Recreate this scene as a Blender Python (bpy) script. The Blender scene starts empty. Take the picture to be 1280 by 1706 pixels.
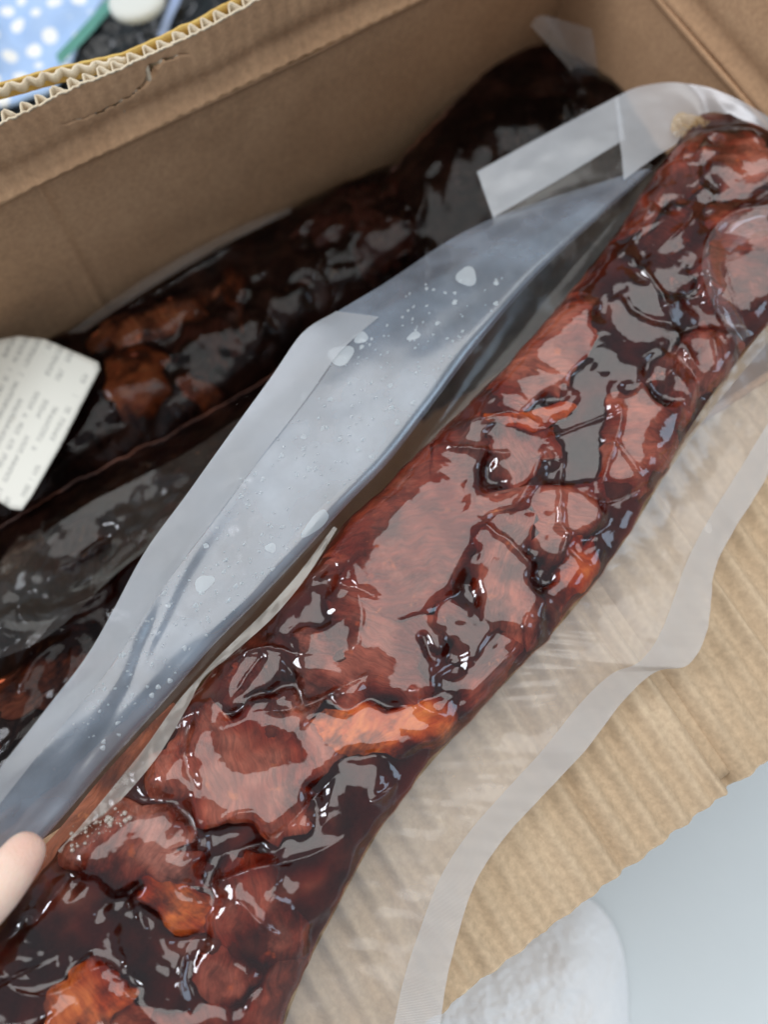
import bpy, bmesh, math, random
import numpy as np
from mathutils import Vector, Matrix
from mathutils.bvhtree import BVHTree

sc = bpy.context.scene
random.seed(4)
RNG = np.random.default_rng(11)

# ------------------------------------------------------------------ camera
# box axes: X along the long side, Y away across the box, Z up; the rim of the box is Z = 0
CAM = np.array([0.0, 0.0, 0.37])
FPX, CX, CY = 1500.0, 640.0, 853.0
fwd = np.array([0.202, 0.193, -0.960]); fwd /= np.linalg.norm(fwd)
rgt = np.array([0.833, -0.549, 0.065]); rgt -= fwd * rgt.dot(fwd); rgt /= np.linalg.norm(rgt)
dwn = np.cross(fwd, rgt)
cam_d = bpy.data.cameras.new('camera')
cam = bpy.data.objects.new('camera', cam_d)
sc.collection.objects.link(cam)
M = Matrix(((rgt[0], -dwn[0], -fwd[0], CAM[0]), (rgt[1], -dwn[1], -fwd[1], CAM[1]),
            (rgt[2], -dwn[2], -fwd[2], CAM[2]), (0, 0, 0, 1)))
cam.matrix_world = M
cam_d.sensor_fit = 'VERTICAL'
cam_d.sensor_height = 24.0
cam_d.lens = 24.0 * FPX / 1706.0
cam_d.clip_start, cam_d.clip_end = 0.01, 50
cam_d.dof.use_dof = True
cam_d.dof.focus_distance = 0.345
cam_d.dof.aperture_fstop = 3.3
sc.camera = cam

# ------------------------------------------------------------------ light
world = bpy.data.worlds.new('World'); sc.world = world; world.use_nodes = True
bg = world.node_tree.nodes['Background']
bg.inputs[0].default_value = (0.72, 0.78, 0.86, 1); bg.inputs[1].default_value = 0.50

def area(name, loc, target, sx, sy, watt, col):
    d = bpy.data.lights.new(name, 'AREA'); d.shape = 'RECTANGLE'; d.size, d.size_y = sx, sy
    d.energy = watt; d.color = col
    o = bpy.data.objects.new(name, d); sc.collection.objects.link(o)
    o.location = loc
    o.rotation_euler = (Vector(target) - Vector(loc)).to_track_quat('-Z', 'Y').to_euler()
    return o
area('ceiling_light', (0.55, 0.50, 1.75), (0.25, 0.2, 0), 2.1, 1.8, 26, (1.0, 0.985, 0.96))
area('window_light', (-1.2, 0.9, 1.15), (0.1, 0.1, 0.0), 0.45, 0.65, 14.0, (0.90, 0.93, 1.0))

area('second_window_light', (1.35, -0.85, 0.85), (0.1, 0.05, 0.0), 0.5, 0.8, 4.0, (0.60, 0.79, 1.0))

sc.view_settings.view_transform = 'Standard'
sc.view_settings.look = 'None'
sc.view_settings.exposure = 0.10
sc.view_settings.gamma = 1.0
sc.view_settings.use_curve_mapping = False
sc.render.engine = 'CYCLES'
sc.cycles.use_denoising = True
sc.cycles.transparent_max_bounces = 24
sc.cycles.max_bounces = 10
sc.cycles.caustics_reflective = False
sc.cycles.caustics_refractive = False
sc.cycles.sample_clamp_indirect = 4.0

# ------------------------------------------------------------------ helpers
def ray(px, py):
    return fwd + rgt * ((px - CX) / FPX) + dwn * ((py - CY) / FPX)
def P(px, py, z):                      # where a sight line meets the level z
    r = ray(px, py); t = (z - CAM[2]) / r[2]
    return CAM + r * t
def PY(px, py, y):                     # ... the upright plane Y = y
    r = ray(px, py); return CAM + r * ((y - CAM[1]) / r[1])
def PX(px, py, x):
    r = ray(px, py); return CAM + r * ((x - CAM[0]) / r[0])

def _hash(ix, iy, s):
    h = (ix.astype(np.int64) * 374761393 + iy.astype(np.int64) * 668265263 + s * 974634777) & 0xffffffff
    h = ((h ^ (h >> 13)) * 1274126177) & 0xffffffff
    return ((h ^ (h >> 16)) & 0xffff) / 65535.0
def noise(x, y, s=0):                  # smooth gradient-like value noise, -1..1
    x = np.asarray(x, float); y = np.asarray(y, float)
    ix, iy = np.floor(x), np.floor(y); fx, fy = x - ix, y - iy
    a = np.zeros_like(fx)
    ux, uy = fx*fx*fx*(fx*(fx*6-15)+10), fy*fy*fy*(fy*(fy*6-15)+10)
    def g(dx, dy):
        t = _hash(ix + dx, iy + dy, s) * 2 * math.pi
        return np.cos(t) * (fx - dx) + np.sin(t) * (fy - dy)
    a = (g(0,0)*(1-ux) + g(1,0)*ux)*(1-uy) + (g(0,1)*(1-ux) + g(1,1)*ux)*uy
    return a * 1.5
def fbm(x, y, s=0, o=4):
    v, a = 0, 1.0
    for k in range(o):
        v = v + a * noise(np.asarray(x) * 2**k, np.asarray(y) * 2**k, s + 17*k); a *= 0.5
    return v
def ridged(x, y, s=0, o=3):
    v, a = 0, 1.0
    for k in range(o):
        v = v + a * (1 - np.abs(noise(np.asarray(x) * 1.9**k, np.asarray(y) * 1.9**k, s + 31*k)) * 1.6); a *= 0.5
    return v
def sstep(a, b, x):
    t = np.clip((x - a) / (b - a), 0, 1); return t*t*(3-2*t)

def spline(pts, n):                    # Catmull-Rom through rows of numbers, n samples
    p = np.asarray(pts, float); k = len(p)
    q = np.vstack([2*p[0]-p[1], p, 2*p[-1]-p[-2]])
    t = np.linspace(0, k - 1 - 1e-9, n); i = t.astype(int); f = (t - i)[:, None]
    a, b, c, d = q[i], q[i+1], q[i+2], q[i+3]
    return 0.5*((2*b) + (c-a)*f + (2*a-5*b+4*c-d)*f**2 + (3*b-a-3*c+d)*f**3)

def link(name, me, mat=None, parent=None, smooth=True):
    o = bpy.data.objects.new(name, me); sc.collection.objects.link(o)
    if mat and not me.materials: me.materials.append(mat)
    if parent is not None: o.parent = parent
    if smooth: me.polygons.foreach_set('use_smooth', [True] * len(me.polygons))
    return o
def mesh_vf(name, v, f):
    me = bpy.data.meshes.new(name); me.from_pydata([tuple(map(float, q)) for q in v], [], f); me.update()
    return me
def grid_faces(n, m, off=0, wrap=False):
    f = []
    for i in range(n - 1):
        for j in range(m if wrap else m - 1):
            j2 = (j + 1) % m
            f.append((off+i*m+j, off+i*m+j2, off+(i+1)*m+j2, off+(i+1)*m+j))
    return f
def grid(name, G, mat, parent=None, uv=False, thick=0):
    n, m = G.shape[:2]
    me = mesh_vf(name, G.reshape(-1, 3), grid_faces(n, m))
    if uv:
        l = me.uv_layers.new(name='UVMap')
        vi = np.zeros(len(me.loops), int); me.loops.foreach_get('vertex_index', vi)
        uvs = np.stack([(vi // m) / (n - 1), (vi % m) / (m - 1)], 1)
        l.data.foreach_set('uv', uvs.astype(np.float32).ravel())
    o = link(name, me, mat, parent)
    if thick:
        s = o.modifiers.new('thickness', 'SOLIDIFY'); s.thickness = thick; s.offset = 0
    return o
def empty(name, loc=(0, 0, 0)):
    o = bpy.data.objects.new(name, None); sc.collection.objects.link(o); o.location = loc
    o.empty_display_size = 0.02
    return o
def tag(o, label=None, cat=None, group=None, kind=None):
    if label: o['label'] = label
    if cat: o['category'] = cat
    if group: o['group'] = group
    if kind: o['kind'] = kind
    return o

# ------------------------------------------------------------------ materials
def mat_new(name):
    m = bpy.data.materials.new(name); m.use_nodes = True
    nt = m.node_tree; nt.nodes.clear()
    out = nt.nodes.new('ShaderNodeOutputMaterial')
    return m, nt, out
def N(nt, t, **kw):
    n = nt.nodes.new(t)
    for k, v in kw.items():
        if k.startswith('i_'): n.inputs[k[2:].replace('_', ' ')].default_value = v
        else: setattr(n, k, v)
    return n
def ramp(nt, src, stops):
    r = nt.nodes.new('ShaderNodeValToRGB'); nt.links.new(src, r.inputs[0])
    e = r.color_ramp.elements
    while len(e) < len(stops): e.new(0.5)
    for q, (p, c) in zip(e, stops): q.position = p; q.color = c if len(c) == 4 else (*c, 1)
    return r.outputs[0]
def coords(nt, scale=(1, 1, 1), rot=(0, 0, 0), kind='Object'):
    tc = N(nt, 'ShaderNodeTexCoord'); mp = N(nt, 'ShaderNodeMapping')
    mp.inputs['Scale'].default_value = scale; mp.inputs['Rotation'].default_value = rot
    nt.links.new(tc.outputs[kind], mp.inputs[0]); return mp.outputs[0]
def noise_tex(nt, vec, scale, detail=4, rough=0.5):
    n = N(nt, 'ShaderNodeTexNoise'); n.inputs['Scale'].default_value = scale
    n.inputs['Detail'].default_value = detail; n.inputs['Roughness'].default_value = rough
    nt.links.new(vec, n.inputs['Vector']); return n.outputs['Fac']
def mix(nt, fac, a, b, mode='MIX'):
    n = N(nt, 'ShaderNodeMix', data_type='RGBA', blend_type=mode)
    for v, i in ((fac, 0), (a, 6), (b, 7)):
        if hasattr(v, 'links'): nt.links.new(v, n.inputs[i])
        elif isinstance(v, (int, float)): n.inputs[i].default_value = v
        else: n.inputs[i].default_value = v if len(v) == 4 else (*v, 1)
    return n.outputs[2]
def bump(nt, h, strength, dist):
    b = N(nt, 'ShaderNodeBump'); b.inputs['Strength'].default_value = strength
    b.inputs['Distance'].default_value = dist; nt.links.new(h, b.inputs['Height']); return b.outputs[0]
def principled(nt, out, col, rough=0.6, spec=0.4, normal=None):
    p = N(nt, 'ShaderNodeBsdfPrincipled')
    if hasattr(col, 'links'): nt.links.new(col, p.inputs['Base Color'])
    else: p.inputs['Base Color'].default_value = (*col, 1)
    if hasattr(rough, 'links'): nt.links.new(rough, p.inputs['Roughness'])
    else: p.inputs['Roughness'].default_value = rough
    p.inputs['Specular IOR Level'].default_value = spec
    if normal is not None: nt.links.new(normal, p.inputs['Normal'])
    nt.links.new(p.outputs[0], out.inputs[0]); return p

def m_card(name, c1, c2, fibre=(1, 1, 1)):
    m, nt, out = mat_new(name)
    v = coords(nt, fibre)
    a = noise_tex(nt, v, 22, 5, 0.6); b = noise_tex(nt, coords(nt), 420, 3, 0.6)
    col = mix(nt, ramp(nt, a, [(0.3, (0, 0, 0)), (0.7, (1, 1, 1))]), c1, c2)
    st_ = noise_tex(nt, coords(nt, (1, 1, 1), (0.3, 0.2, 0.9)), 9, 6, 0.7)
    col = mix(nt, ramp(nt, st_, [(0.56, (0, 0, 0)), (0.75, (0.5, 0.5, 0.5))]), col, [x * 0.62 for x in c1])
    sc_ = noise_tex(nt, coords(nt, (6, 1, 0.5), (0.1, 0.4, 0.5)), 40, 5, 0.7)
    col = mix(nt, ramp(nt, sc_, [(0.64, (0, 0, 0)), (0.74, (0.5, 0.5, 0.5))]), col, [min(1, x * 1.35) for x in c2])
    col = mix(nt, 0.3, col, ramp(nt, b, [(0.3, (0.3, 0.3, 0.3)), (0.7, (0.75, 0.75, 0.75))]), 'OVERLAY')
    principled(nt, out, col, 0.85, 0.15, bump(nt, b, 0.25, 0.0004)); return m

KRAFT = m_card('kraft_inside', (0.48, 0.29, 0.165), (0.56, 0.35, 0.205))
KRAFT_FLAP = m_card('kraft_flap', (0.47, 0.345, 0.22), (0.54, 0.41, 0.275), (1, 0.5, 1))
KRAFT_TORN = m_card('kraft_torn', (0.62, 0.51, 0.36), (0.74, 0.64, 0.48))
KRAFT_GOLD = m_card('kraft_outside', (0.58, 0.37, 0.10), (0.66, 0.45, 0.15))

def schlick(nt, ior, gain):            # surface reflectance, the same from both sides of a sheet
    f0 = ((ior - 1) / (ior + 1)) ** 2 * gain
    ge = N(nt, 'ShaderNodeNewGeometry'); dt = N(nt, 'ShaderNodeVectorMath', operation='DOT_PRODUCT')
    nt.links.new(ge.outputs['Normal'], dt.inputs[0]); nt.links.new(ge.outputs['Incoming'], dt.inputs[1])
    def m1(op, a, b):
        n = N(nt, 'ShaderNodeMath', operation=op, use_clamp=(op != 'POWER'))
        for i, v in enumerate((a, b)):
            if v is None: continue
            if hasattr(v, 'links'): nt.links.new(v, n.inputs[i])
            else: n.inputs[i].default_value = v
        return n.outputs[0]
    c = m1('ABSOLUTE', dt.outputs['Value'], None)
    p = m1('POWER', m1('SUBTRACT', 1.0, c), 5.0)
    return m1('ADD', m1('MULTIPLY', p, min(1, 0.75 * gain)), f0)

def m_film(name, haze, gloss_rough=0.08, ior=1.55, tint=(0.9, 0.93, 0.96), ribs=0, bumpy=0.0, gain=1.0, patch=0.0):
    """clear plastic film: see-through, a little milky, mirror-like at the surface"""
    m, nt, out = mat_new(name)
    tr = N(nt, 'ShaderNodeBsdfTransparent'); tr.inputs[0].default_value = (0.97, 0.97, 0.97, 1)
    df = N(nt, 'ShaderNodeBsdfDiffuse'); df.inputs[0].default_value = (*tint, 1)
    tl = N(nt, 'ShaderNodeBsdfTranslucent'); tl.inputs[0].default_value = (*tint, 1)
    ms = N(nt, 'ShaderNodeMixShader'); ms.inputs[0].default_value = 0.4
    nt.links.new(df.outputs[0], ms.inputs[1]); nt.links.new(tl.outputs[0], ms.inputs[2])
    mh = N(nt, 'ShaderNodeMixShader'); mh.inputs[0].default_value = haze
    nt.links.new(tr.outputs[0], mh.inputs[1]); nt.links.new(ms.outputs[0], mh.inputs[2])
    v = coords(nt)
    if patch:
        a = noise_tex(nt, v, 30, 4, 0.55)
        r = N(nt, 'ShaderNodeMapRange'); r.inputs[1].default_value = 0.35; r.inputs[2].default_value = 0.68
        r.inputs[3].default_value = haze * (1 - patch); r.inputs[4].default_value = min(1, haze * (1 + patch))
        nt.links.new(a, r.inputs[0]); nt.links.new(r.outputs[0], mh.inputs[0])
    gl = N(nt, 'ShaderNodeBsdfGlossy'); gl.inputs['Roughness'].default_value = gloss_rough
    gl.inputs[0].default_value = (1, 1, 1, 1)
    fac = schlick(nt, ior, gain)
    mg = N(nt, 'ShaderNodeMixShader'); nt.links.new(fac, mg.inputs[0])
    nt.links.new(mh.outputs[0], mg.inputs[1]); nt.links.new(gl.outputs[0], mg.inputs[2])
    nrm = None
    if bumpy:
        h = noise_tex(nt, v, 160, 3, 0.5); nrm = bump(nt, h, bumpy, 0.0006)
    if ribs:
        uv = coords(nt, (ribs, 1, 1), kind='UV')
        w = N(nt, 'ShaderNodeTexWave', wave_type='BANDS', bands_direction='X'); w.inputs['Scale'].default_value = 1
        w.inputs['Distortion'].default_value = 0.4
        nt.links.new(uv, w.inputs[0]); nrm = bump(nt, w.outputs['Fac'], 0.5, 0.0004)
        c = mix(nt, w.outputs['Fac'], [x * 0.74 for x in tint], tint)
        nt.links.new(c, df.inputs[0]); nt.links.new(c, tl.inputs[0])
    if nrm is not None:
        for s in (gl, df): nt.links.new(nrm, s.inputs['Normal'])
    nt.links.new(mg.outputs[0], out.inputs[0])
    return m

FILM_WING = m_film('film_wing', 0.31, 0.24, 1.6, (0.66, 0.81, 1.0), bumpy=0.03, gain=2.2, patch=0.35)  # film itself is clear; the blue tint paints in a bluish reflection
FILM_MARGIN = m_film('film_margin', 0.25, 0.20, 1.5, (0.88, 0.87, 0.86), bumpy=0.04, gain=1.0, patch=0.2)
FILM_CLEAR = m_film('film_clear', 0.035, 0.09, 1.45, (0.85, 0.80, 0.72), bumpy=0.06, gain=0.8, patch=0.5)
FILM_WEB = m_film('film_web', 0.07, 0.16, 1.45, (0.70, 0.64, 0.56), bumpy=0.05, gain=0.9, patch=0.5)
FILM_SPOT = m_film('film_spot', 0.50, 0.2, 1.45, (0.88, 0.95, 0.98), gain=1.0)
FILM_SEAM = m_film('film_seam', 0.38, 0.2, 1.5, (0.88, 0.84, 0.74), bumpy=0.1, gain=1.5, patch=0.4)
FILM_SEAL = m_film('film_seal', 0.42, 0.25, 1.5, (0.88, 0.91, 0.94), ribs=260, gain=1.5)
FILM_SEAL_SIDE = m_film('film_seal_side', 0.46, 0.25, 1.5, (0.90, 0.90, 0.91), ribs=260, gain=1.3)
FILM_TOP = m_film('film_top_seal', 0.55, 0.25, 1.5, (0.78, 0.82, 0.86), bumpy=0.1, gain=1.4, patch=0.1)

def m_pouch(name, density, col, rough, ior, gain):
    """film vacuum-pressed on dark broth: mirror-like skin, absorbing liquid inside the closed mesh"""
    m, nt, out = mat_new(name)
    v = coords(nt)
    h = noise_tex(nt, v, 240, 2, 0.5)
    nrm = bump(nt, h, 0.03, 0.0006)
    tr = N(nt, 'ShaderNodeBsdfTransparent'); tr.inputs[0].default_value = (1, 1, 1, 1)
    gl = N(nt, 'ShaderNodeBsdfGlossy'); gl.inputs['Roughness'].default_value = rough; gl.inputs[0].default_value = (1, 1, 1, 1)
    fac = schlick(nt, ior, gain)
    mg = N(nt, 'ShaderNodeMixShader'); nt.links.new(fac, mg.inputs[0])
    nt.links.new(tr.outputs[0], mg.inputs[1]); nt.links.new(gl.outputs[0], mg.inputs[2])
    nt.links.new(nrm, gl.inputs['Normal'])
    nt.links.new(mg.outputs[0], out.inputs[0])
    ab = N(nt, 'ShaderNodeVolumeAbsorption'); ab.inputs[0].default_value = (*col, 1); ab.inputs[1].default_value = density
    nt.links.new(ab.outputs[0], out.inputs[1])
    return m
POUCH = m_pouch('pouch_with_broth', 780, (0.755, 0.41, 0.27), 0.06, 1.6, 1.2)
POUCH_BACK = m_pouch('dark_pouch', 280, (0.78, 0.28, 0.15), 0.10, 1.45, 0.45)

def m_meat():
    m, nt, out = mat_new('braised_meat')
    oi = N(nt, 'ShaderNodeObjectInfo')
    v = coords(nt, (1, 1, 1))
    # fibres run in a direction of their own in each piece
    rot = N(nt, 'ShaderNodeVectorRotate', rotation_type='Z_AXIS'); tc = N(nt, 'ShaderNodeTexCoord')
    an = N(nt, 'ShaderNodeMath', operation='MULTIPLY'); an.inputs[1].default_value = 3.1
    nt.links.new(oi.outputs['Random'], an.inputs[0]); nt.links.new(an.outputs[0], rot.inputs['Angle']); nt.links.new(tc.outputs['Object'], rot.inputs['Vector'])
    wn = N(nt, 'ShaderNodeTexNoise'); wn.inputs['Scale'].default_value = 60; nt.links.new(rot.outputs[0], wn.inputs['Vector'])
    wa = N(nt, 'ShaderNodeVectorMath', operation='MULTIPLY_ADD'); wa.inputs[1].default_value = (0.012, 0.012, 0.012)
    nt.links.new(wn.outputs['Color'], wa.inputs[0]); nt.links.new(rot.outputs[0], wa.inputs[2])
    mp = N(nt, 'ShaderNodeMapping'); mp.inputs['Scale'].default_value = (1, 0.13, 0.4); nt.links.new(wa.outputs[0], mp.inputs[0])
    f = noise_tex(nt, mp.outputs[0], 520, 5, 0.65)
    a = noise_tex(nt, v, 60, 5, 0.6); s = noise_tex(nt, v, 150, 4, 0.6)
    c = mix(nt, ramp(nt, a, [(0.32, (0, 0, 0)), (0.66, (1, 1, 1))]), oi.outputs['Color'],
            mix(nt, 1.0, oi.outputs['Color'], (0.50, 0.36, 0.32), 'MULTIPLY'))
    big = noise_tex(nt, v, 30, 5, 0.65)
    c = mix(nt, ramp(nt, big, [(0.48, (0, 0, 0)), (0.60, (0.85, 0.85, 0.85))]), c, (0.075, 0.026, 0.02))
    pale = noise_tex(nt, coords(nt, (1, 1, 1), (0.4, 1.1, 0.3)), 38, 6, 0.65)
    c = mix(nt, ramp(nt, pale, [(0.56, (0, 0, 0)), (0.70, (0.7, 0.7, 0.7))]), c, (0.46, 0.22, 0.16))
    c = mix(nt, 0.6, c, ramp(nt, f, [(0.30, (0.12, 0.12, 0.12)), (0.70, (0.88, 0.88, 0.88))]), 'OVERLAY')
    c = mix(nt, ramp(nt, s, [(0.63, (0, 0, 0)), (0.72, (0.7, 0.7, 0.7))]), c, (0.60, 0.22, 0.08))
    principled(nt, out, c, 0.5, 0.3, bump(nt, f, 0.7, 0.0010))
    return m
MEAT = m_meat()
m, nt, out = mat_new('sauce_jelly')
a = noise_tex(nt, coords(nt), 55, 4, 0.6)
principled(nt, out, ramp(nt, a, [(0.40, (0.07, 0.027, 0.019)), (0.72, (0.26, 0.092, 0.055))]), 0.5, 0.3)
JELLY = m

# ------------------------------------------------------------------ ground and surroundings
GZ = -0.215
m, nt, out = mat_new('pale_sheet')
v = coords(nt, (1, 1, 1)); a = noise_tex(nt, v, 6, 4, 0.55); b = noise_tex(nt, v, 40, 3)
principled(nt, out, mix(nt, a, (0.66, 0.71, 0.72), (0.74, 0.79, 0.80)), 0.45, 0.4, bump(nt, b, 0.2, 0.004))
GROUND_M = m
n = 90
gx = np.linspace(-1.6, 1.8, n); gy = np.linspace(-1.6, 2.0, n)
X_, Y_ = np.meshgrid(gx, gy, indexing='ij')
G = np.stack([X_, Y_, GZ + 0.003 * fbm(X_ * 4, Y_ * 4, 3, 3)], -1)
tag(grid('ground', G, GROUND_M), kind='structure')

# ------------------------------------------------------------------ cardboard box
YB, YF, XR, XL = 0.294, 0.034, 0.357, -0.23
FL = 0.0048                            # board thickness
box = empty('cardboard_box', ((XL + XR) / 2, (YF + YB) / 2, GZ + 0.006))
tag(box, 'open brown corrugated cardboard box holding the bags of braised meat', 'box')
def boxpart(o, parent=box):
    o.parent = parent
    # keep world placement
    if parent is box: o.matrix_parent_inverse = Matrix.Translation(-Vector(box.location))
    return o
# bottom
X_, Y_ = np.meshgrid(np.linspace(XL, XR, 30), np.linspace(YF, YB, 16), indexing='ij')
boxpart(grid('bottom', np.stack([X_, Y_, np.full_like(X_, GZ + 0.008)], -1), KRAFT, thick=FL))
# back wall, with flute show-through, a bruise line and the rounded score at the rim
def fold_bulge(z): return 0.0022 * np.exp(-((z + 0.001) / 0.0028) ** 2)
zz = np.concatenate([np.linspace(GZ + 0.011, -0.02, 40), np.linspace(-0.019, 0.0, 20)])
X_, Z_ = np.meshgrid(np.linspace(XL, XR, 420), zz, indexing='ij')
vc = sstep(0.004, 0.0, np.abs(X_ - (PY(75, 335, YB)[0] + 0.10 * (-Z_) * 0.3)))   # one upright crease
Y_ = YB - fold_bulge(Z_) + 0.0012 * fbm(X_ * 9, Z_ * 9, 5, 3) + 0.00007 * np.sin(X_ * 2 * math.pi / 0.0078) + 0.0014 * vc
boxpart(grid('back_wall', np.stack([X_, Y_ + 0.0, Z_], -1), KRAFT, thick=0.0))
Y2 = np.full_like(X_, YB + FL + 0.002)
boxpart(grid('back_wall_outside', np.stack([X_, Y2, Z_], -1), KRAFT_GOLD))
# right end wall
Yw, Z_ = np.meshgrid(np.linspace(YF, YB + 0.004, 200), zz, indexing='ij')
Xw = XR - fold_bulge(Z_) + 0.0010 * fbm(Yw * 9, Z_ * 9, 15, 3)
boxpart(grid('end_wall', np.stack([Xw, Yw, Z_], -1), KRAFT, thick=FL))
# left end wall
boxpart(grid('end_wall', np.stack([np.full_like(Xw, XL), Yw, Z_], -1), KRAFT, thick=FL))
# front wall
X_, Z_ = np.meshgrid(np.linspace(XL, XR, 200), np.linspace(GZ + 0.011, -0.004, 40), indexing='ij')
boxpart(grid('front_wall', np.stack([X_, YF + 0.0008 * fbm(X_ * 9, Z_ * 9, 25, 2), Z_], -1), KRAFT, thick=FL))

# back flap: a torn stub standing up, its corrugation open at the top edge
LEAN = 0.10
ed = [PY(px, py, YB + 0.004) for px, py in ((-60, 236), (0, 204), (100, 157), (200, 112), (300, 66), (430, 2), (560, -60))]
exs = np.array([e[0] for e in ed]); ezs = np.array([e[2] for e in ed])
def top_z(x): return np.interp(x, exs, ezs)
FX0, FX1 = exs[0] - 0.02, XR - 0.004
flap = boxpart(empty('back_flap'))
nx, nz = 900, 90
xs = np.linspace(FX0, FX1, nx)
jag = 0.0007 * fbm(xs * 160, xs * 0, 7, 3)
T = np.linspace(0, 1, nz)
X_ = np.repeat(xs[:, None], nz, 1); Z_ = (top_z(xs) + jag)[:, None] * T[None, :]
crack = np.array([PY(px, py, YB + 0.002)[[0, 2]] for px, py in ((92, 212), (140, 197), (180, 181), (215, 163), (238, 145), (250, 130), (255, 115), (272, 103), (300, 94), (318, 90))])
def polyd(px, py, poly):
    d = np.full(px.shape, 9.0); tt = np.zeros(px.shape)
    L = len(poly) - 1
    for k in range(L):
        a, b = poly[k], poly[k+1]; ab = b - a
        t = np.clip(((px - a[0]) * ab[0] + (py - a[1]) * ab[1]) / (ab @ ab + 1e-12), 0, 1)
        dd = np.hypot(px - a[0] - t * ab[0], py - a[1] - t * ab[1])
        m_ = dd < d; d = np.where(m_, dd, d); tt = np.where(m_, (k + t) / L, tt)
    return d, tt
dcr, tcr = polyd(X_, Z_, crack)
wid = 0.0004 + 0.0011 * np.exp(-((tcr - 0.62) / 0.12) ** 2)
crk = np.exp(-(dcr / wid) ** 2) * (0.0015 + 0.003 * np.exp(-((tcr - 0.6) / 0.2) ** 2)) * sstep(0, 0.1, tcr) * sstep(1, 0.9, tcr)
def flap_y(x, z):
    return YB + LEAN * z + 0.0016 * fbm(x * 14, z * 14, 8, 3) * sstep(0, 0.01, z) + 0.0022 * np.exp(-((z - 0.010) / 0.006) ** 2)
Y_ = flap_y(X_, Z_) + 0.0003 * np.sin(X_ * 2 * math.pi / 0.0078) - fold_bulge(Z_) + crk
il = boxpart(grid('inner_liner', np.stack([X_, Y_, Z_], -1), KRAFT), flap)
bmx = bmesh.new(); bmx.from_mesh(il.data)
slit = (dcr < wid * 0.9) & (tcr > 0.16) & (tcr < 0.86)
sl = slit.ravel(); bmx.verts.ensure_lookup_table()
bmesh.ops.delete(bmx, geom=[f for f in bmx.faces if sum(sl[v.index] for v in f.verts) >= 2], context='FACES'); bmx.to_mesh(il.data); bmx.free()
# wave of the corrugated medium
nxw = 1400
xw = np.linspace(FX0, min(FX1, exs[-1]), nxw); pitch = 0.0074
ph = xw / pitch * 2 * math.pi + 1.5 * noise(xw * 55, xw * 0, 9)
wy = np.clip((1.25 + 0.3 * noise(xw * 40, xw * 0, 92)) * np.sin(ph + 0.35 * np.sin(ph)), -1, 1) * (0.92 - 0.35 * sstep(0.2, 0.7, noise(xw * 35, xw * 0, 93)))
tz = top_z(xw) - 0.0004 + 0.0010 * fbm(xw * 240, xw * 0, 12, 3)
zk = np.array([1.0, 0.8, 0.5, 0.1])
Z_ = tz[:, None] - (1 - zk)[None, :] * 0.03
Y_ = flap_y(np.repeat(xw[:, None], 4, 1), Z_) + 0.0034 + 0.0026 * wy[:, None] + 0.0007 * noise(xw * 260, xw * 0, 13)[:, None]
boxpart(grid('fluting', np.stack([np.repeat(xw[:, None], 4, 1), Y_, Z_], -1), KRAFT_TORN, thick=0.0007), flap)
# torn pale rim of the inner liner
tz = top_z(xw) + 0.0007 * fbm(xw * 160, xw * 0, 7, 3) + 0.0003
Z_ = tz[:, None] - np.array([0.0, 0.0009])[None, :] + 0.0004 * noise(xw * 500, xw * 0, 19)[:, None]
Y_ = flap_y(np.repeat(xw[:, None], 2, 1), Z_)
boxpart(grid('torn_edge', np.stack([np.repeat(xw[:, None], 2, 1), Y_ + 0.0004, Z_], -1), KRAFT_TORN, thick=0.0009), flap)
# outer liner, peeled back at the left
xpeel = PY(222, 105, YB + 0.005)[0]
xo = np.linspace(FX0, exs[-1], 500)
peel = np.clip(xpeel - xo, 0, 1)
zk = np.linspace(0, 1, 14)
tz = top_z(xo) - 0.0008 + 0.0004 * noise(xo * 200, xo * 0, 21) + peel * 0.02
Z_ = tz[:, None] - (1 - zk)[None, :] * 0.03 * np.where(xo < xpeel, 0.25, 1)[:, None]
Y_ = flap_y(np.repeat(xo[:, None], 14, 1), Z_) + 0.0074 + (peel * 0.20)[:, None] + 0.0004 * noise(xo * 100, xo * 0, 22)[:, None]
boxpart(grid('outer_liner', np.stack([np.repeat(xo[:, None], 14, 1), Y_, Z_], -1), KRAFT_GOLD, thick=0.0012), flap)
xq = np.linspace(FX0, xpeel - 0.002, 200); pq = xpeel - xq
Z_ = (top_z(xq) + pq * 0.02 - 0.0008 + 0.0006 * fbm(xq * 260, xq * 0, 23, 3))[:, None] - np.array([0, 0.002, 0.004])[None, :]
Y_ = flap_y(np.repeat(xq[:, None], 3, 1), Z_) + 0.0056 + (pq * 0.20)[:, None] + 0.0012 * np.sin(xq * 2 * math.pi / pitch)[:, None]
boxpart(grid('peeled_fluting', np.stack([np.repeat(xq[:, None], 3, 1), Y_, Z_], -1), KRAFT_TORN, thick=0.0012), flap)

# right end flap standing up
Yw, Z_ = np.meshgrid(np.linspace(YF + 0.01, YB - 0.003, 200), np.linspace(0, 0.10, 50), indexing='ij')
Xw = XR + 0.10 * Z_ - fold_bulge(Z_) + 0.0015 * fbm(Yw * 9, Z_ * 9, 35, 3) + 0.0025 * np.exp(-((Z_ - 0.010) / 0.006) ** 2)
boxpart(grid('end_flap', np.stack([Xw, Yw, Z_], -1), KRAFT, thick=FL))

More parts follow.
